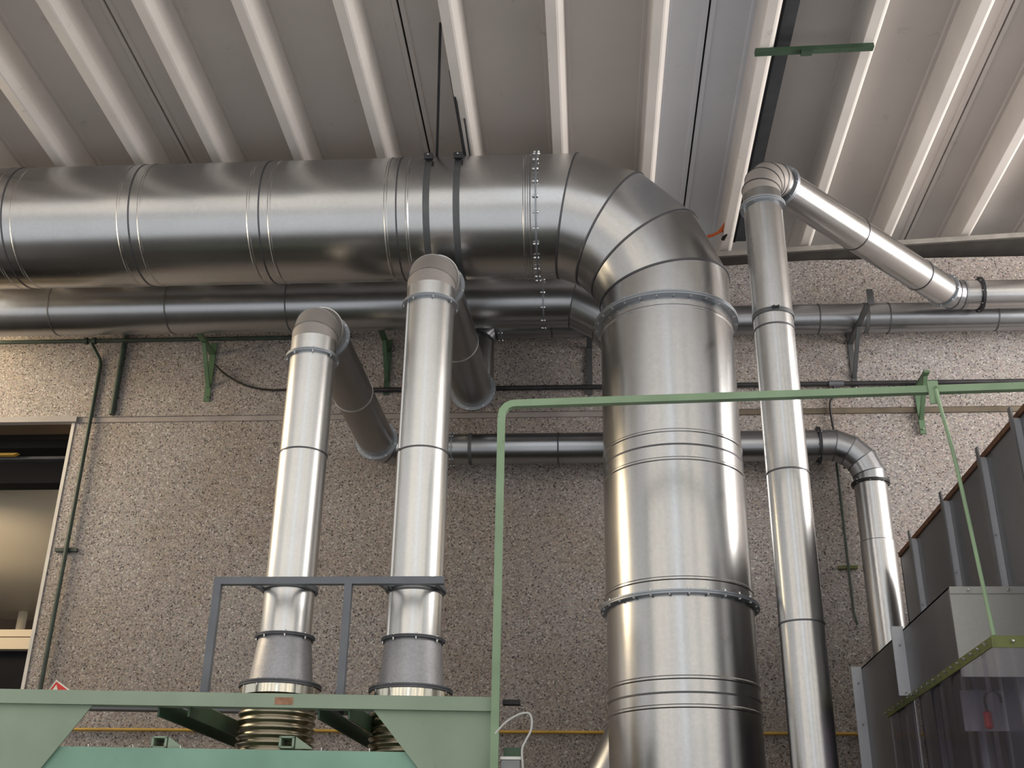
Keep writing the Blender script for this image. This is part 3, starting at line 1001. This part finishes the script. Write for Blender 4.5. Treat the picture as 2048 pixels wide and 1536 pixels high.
for i in range(4):
    box('front_sheet', XE + .024 + i * .63, XE + .648 + i * .63, 5.76, 5.775, 0, ZE - .03, M['sheet_mid'], en)
box('side_sheet', 4.98, 5, 5.78, 8.87, 0, ZE - .03, M['sheet_dark'], en)
box('roof_sheet', XE + .02, 5, 5.75, 8.9, ZE - .03, ZE - .01, M['sheet_dark'], en)

XB, ZB, YBF, YBB = 2.03, 3.32, 6.48, 8.8
hd = thing('sheet_hood', 'grey sheet metal hood box with pale corner strips below the dark enclosure', 'hood', (XB, 7, 2.5))
zs = 2.88
yr = [YBF, 7.53, YBB]
for a, b in zip(yr, yr[1:]):
    obj_ = prism('side_panel', [(XB, a + .003, zs - (.0 if a < 7 else 2.6)), (XB, b - .003, zs - (.0 if a < 7 else 2.6)), (XB, b - .003, ZB), (XB, a + .003, ZB)], (.015, 0, 0), M['sheet_dark'], hd)
for y, zlow, ztop in ((7.53, zs + .02, ZB + .02), (8.8, 0, ZB + .01)):
    st_ = box('corner_strip', XB - .075, XB + .004, y - .012, y, zlow, ztop, M['sheet_light'], hd)
    for zq in (ztop - .12, ztop - .42, ztop - .75):
        if zq > zlow:
            put('rivet', bolt_mesh(M['bolt'], .008), st_, (XB - .035, y - .016, zq), V((0, -1, 0)).to_track_quat('Z', 'Y'))
fr = box('front_panel', XB, XE, YBF - .015, YBF, zs - .06, ZB - .04, M['sheet_mid'], hd)
tf = box('top_fold', XB, XE, YBF - .022, YBF, ZB - .04, ZB, M['sheet_mid'], hd)
for x in (XB + .1, XB + .32):
    put('rivet', bolt_mesh(M['bolt'], .008), tf, (x, YBF - .026, ZB - .02), V((0, -1, 0)).to_track_quat('Z', 'Y'))
box('top_sheet', XB, XE, YBF - .02, YBB, ZB - .01, ZB, M['sheet_mid'], hd)

# curtain frame with clear strips
YN, YF = 5.87, 8.1
cu = thing('strip_curtain', 'clear plastic strip curtain hung from a riveted olive green bar', 'curtain', (XB, 6.5, 1))
gbar = box('clamp_bar', XB - .02, XB - .012, YN, YF, zs - .025, zs + .025, M['green_olive'], cu)
for i in range(19):
    y = YN + .06 + i * .12
    if y < YF:
        put('rivet', bolt_mesh(M['bolt'], .009), gbar, (XB - .024, y, zs), V((-1, 0, 0)).to_track_quat('Z', 'Y'))
gb2 = box('clamp_bar', XB - .02, XE, YN - .012, YN - .004, zs - .03, zs + .03, M['green_olive'], cu)
for i in range(3):
    put('rivet', bolt_mesh(M['bolt'], .009), gb2, (XB + .08 + i * .14, YN - .016, zs), V((0, -1, 0)).to_track_quat('Z', 'Y'))


def strip(p0, du, dn, w):
    vs, fs = [], []
    n = 6
    top, bot = zs - .005, .5
    rings = []
    for zq in (top, top - .5, bot):
        rg = []
        for s_ in (1, -1):
            for k in range(n + 1):
                kk = k if s_ == 1 else n - k
                t = kk / n
                rg.append(V(p0) + V(du) * (w * t) + V(dn) * (.009 * math.sin(math.pi * t) + .0015 * s_) + V((0, 0, zq)))
        rings.append(rg)
    vs, fs = loft(rings, True, True)
    return obj('curtain_strip', vs, fs, M['clear_pvc'], cu, 50)


y = YN
i = 0
while y < YF - .1:
    strip((XB - .006 + .012 * (i % 2), y - .015, 0), (0, 1, 0), (-1, 0, 0), .23)
    y += .2
    i += 1
for i in range(2):
    strip((XB + i * .2, YN + .006 * (i % 2), 0), (1, 0, 0), (0, -1, 0), .225)

# suspension rod between rail plate and curtain frame
q = V((pc.x + .012, pc.y - .04, pc.z - .06))
tag(tube('suspension_rod', smoothpts([q + V((0, 0, .06)), q, q + (V((XB, YN, zs + .03)) - q) * .33 + V((.015, 0, 0)), V((XB, YN, zs + .03))]), .011, M['green_paint']),
    'thin green rod hanging from the overhead rail to the curtain bar', 'rod')

# things behind the curtain
pl = atY(1975, 1400, 7.0)
hp = thing('backing_plate', 'pale grey plate hanging behind the clear curtain', 'plate', (pl.x, 7.1, 1.6))
box('plate', atY(1922, 1400, 7.1).x, atY(2022, 1400, 7.1).x, 7.1, 7.11, atY(1960, 1462, 7.1).z, zs - .02, M['sheet_light'], hp)
hk = thing('red_handle_hook', 'red handled hook with a dark loop behind the clear curtain', 'hook', (pl.x, 7.0, 2))
c = atY(1977, 1440, 7.0)
lathe('grip', c - V((0, 0, .05)), (0, 0, 1), [(0, .016), (.01, .026), (.05, .024), (.09, .026), (.1, .014)], M['red'], hk, 20, 40, True)
tp = c + V((0, 0, .05))
tube('hook_loop', smoothpts([tp, tp + V((-.005, 0, .06)), tp + V((.01, 0, .10)), tp + V((.05, 0, .115)), tp + V((.085, 0, .09)), tp + V((.09, 0, .05))]), .008, M['rubber'], hk)

# bits beside the green post
q = atY(1022, 1405, 6.42)
tag(box('black_flat_bar', q.x - .045, q.x + .05, 6.40, 6.46, q.z - .012, q.z + .012, M['rubber']), 'short black flat bar sticking out beside the green post', 'bar')
q = atY(1022, 1525, 6.42)
jb = thing('junction_box', 'small grey box with a white edge beside the green post bottom', 'box', (q.x, 6.42, q.z - .1))
box('body', q.x - .05, q.x + .05, 6.38, 6.46, q.z - .3, q.z + .01, M['sheet_dark'], jb)
box('lid', q.x - .055, q.x + .055, 6.37, 6.47, q.z + .01, q.z + .025, M['white'], jb)
box('housing', q.x - .04, q.x + .05, 6.40, 6.46, q.z + .025, q.z + .075, M['green_dark'], jb)
pts = [atY(x, y, 6.34) for x, y in ((990, 1468), (1010, 1446), (1035, 1430), (1055, 1426), (1063, 1436), (1062, 1460), (1052, 1480), (1044, 1500), (1046, 1536))]
tag(tube('white_cable', smoothpts(pts), .006, M['cord_clear']), 'thin whitish cable looping out beside the green post', 'cable')
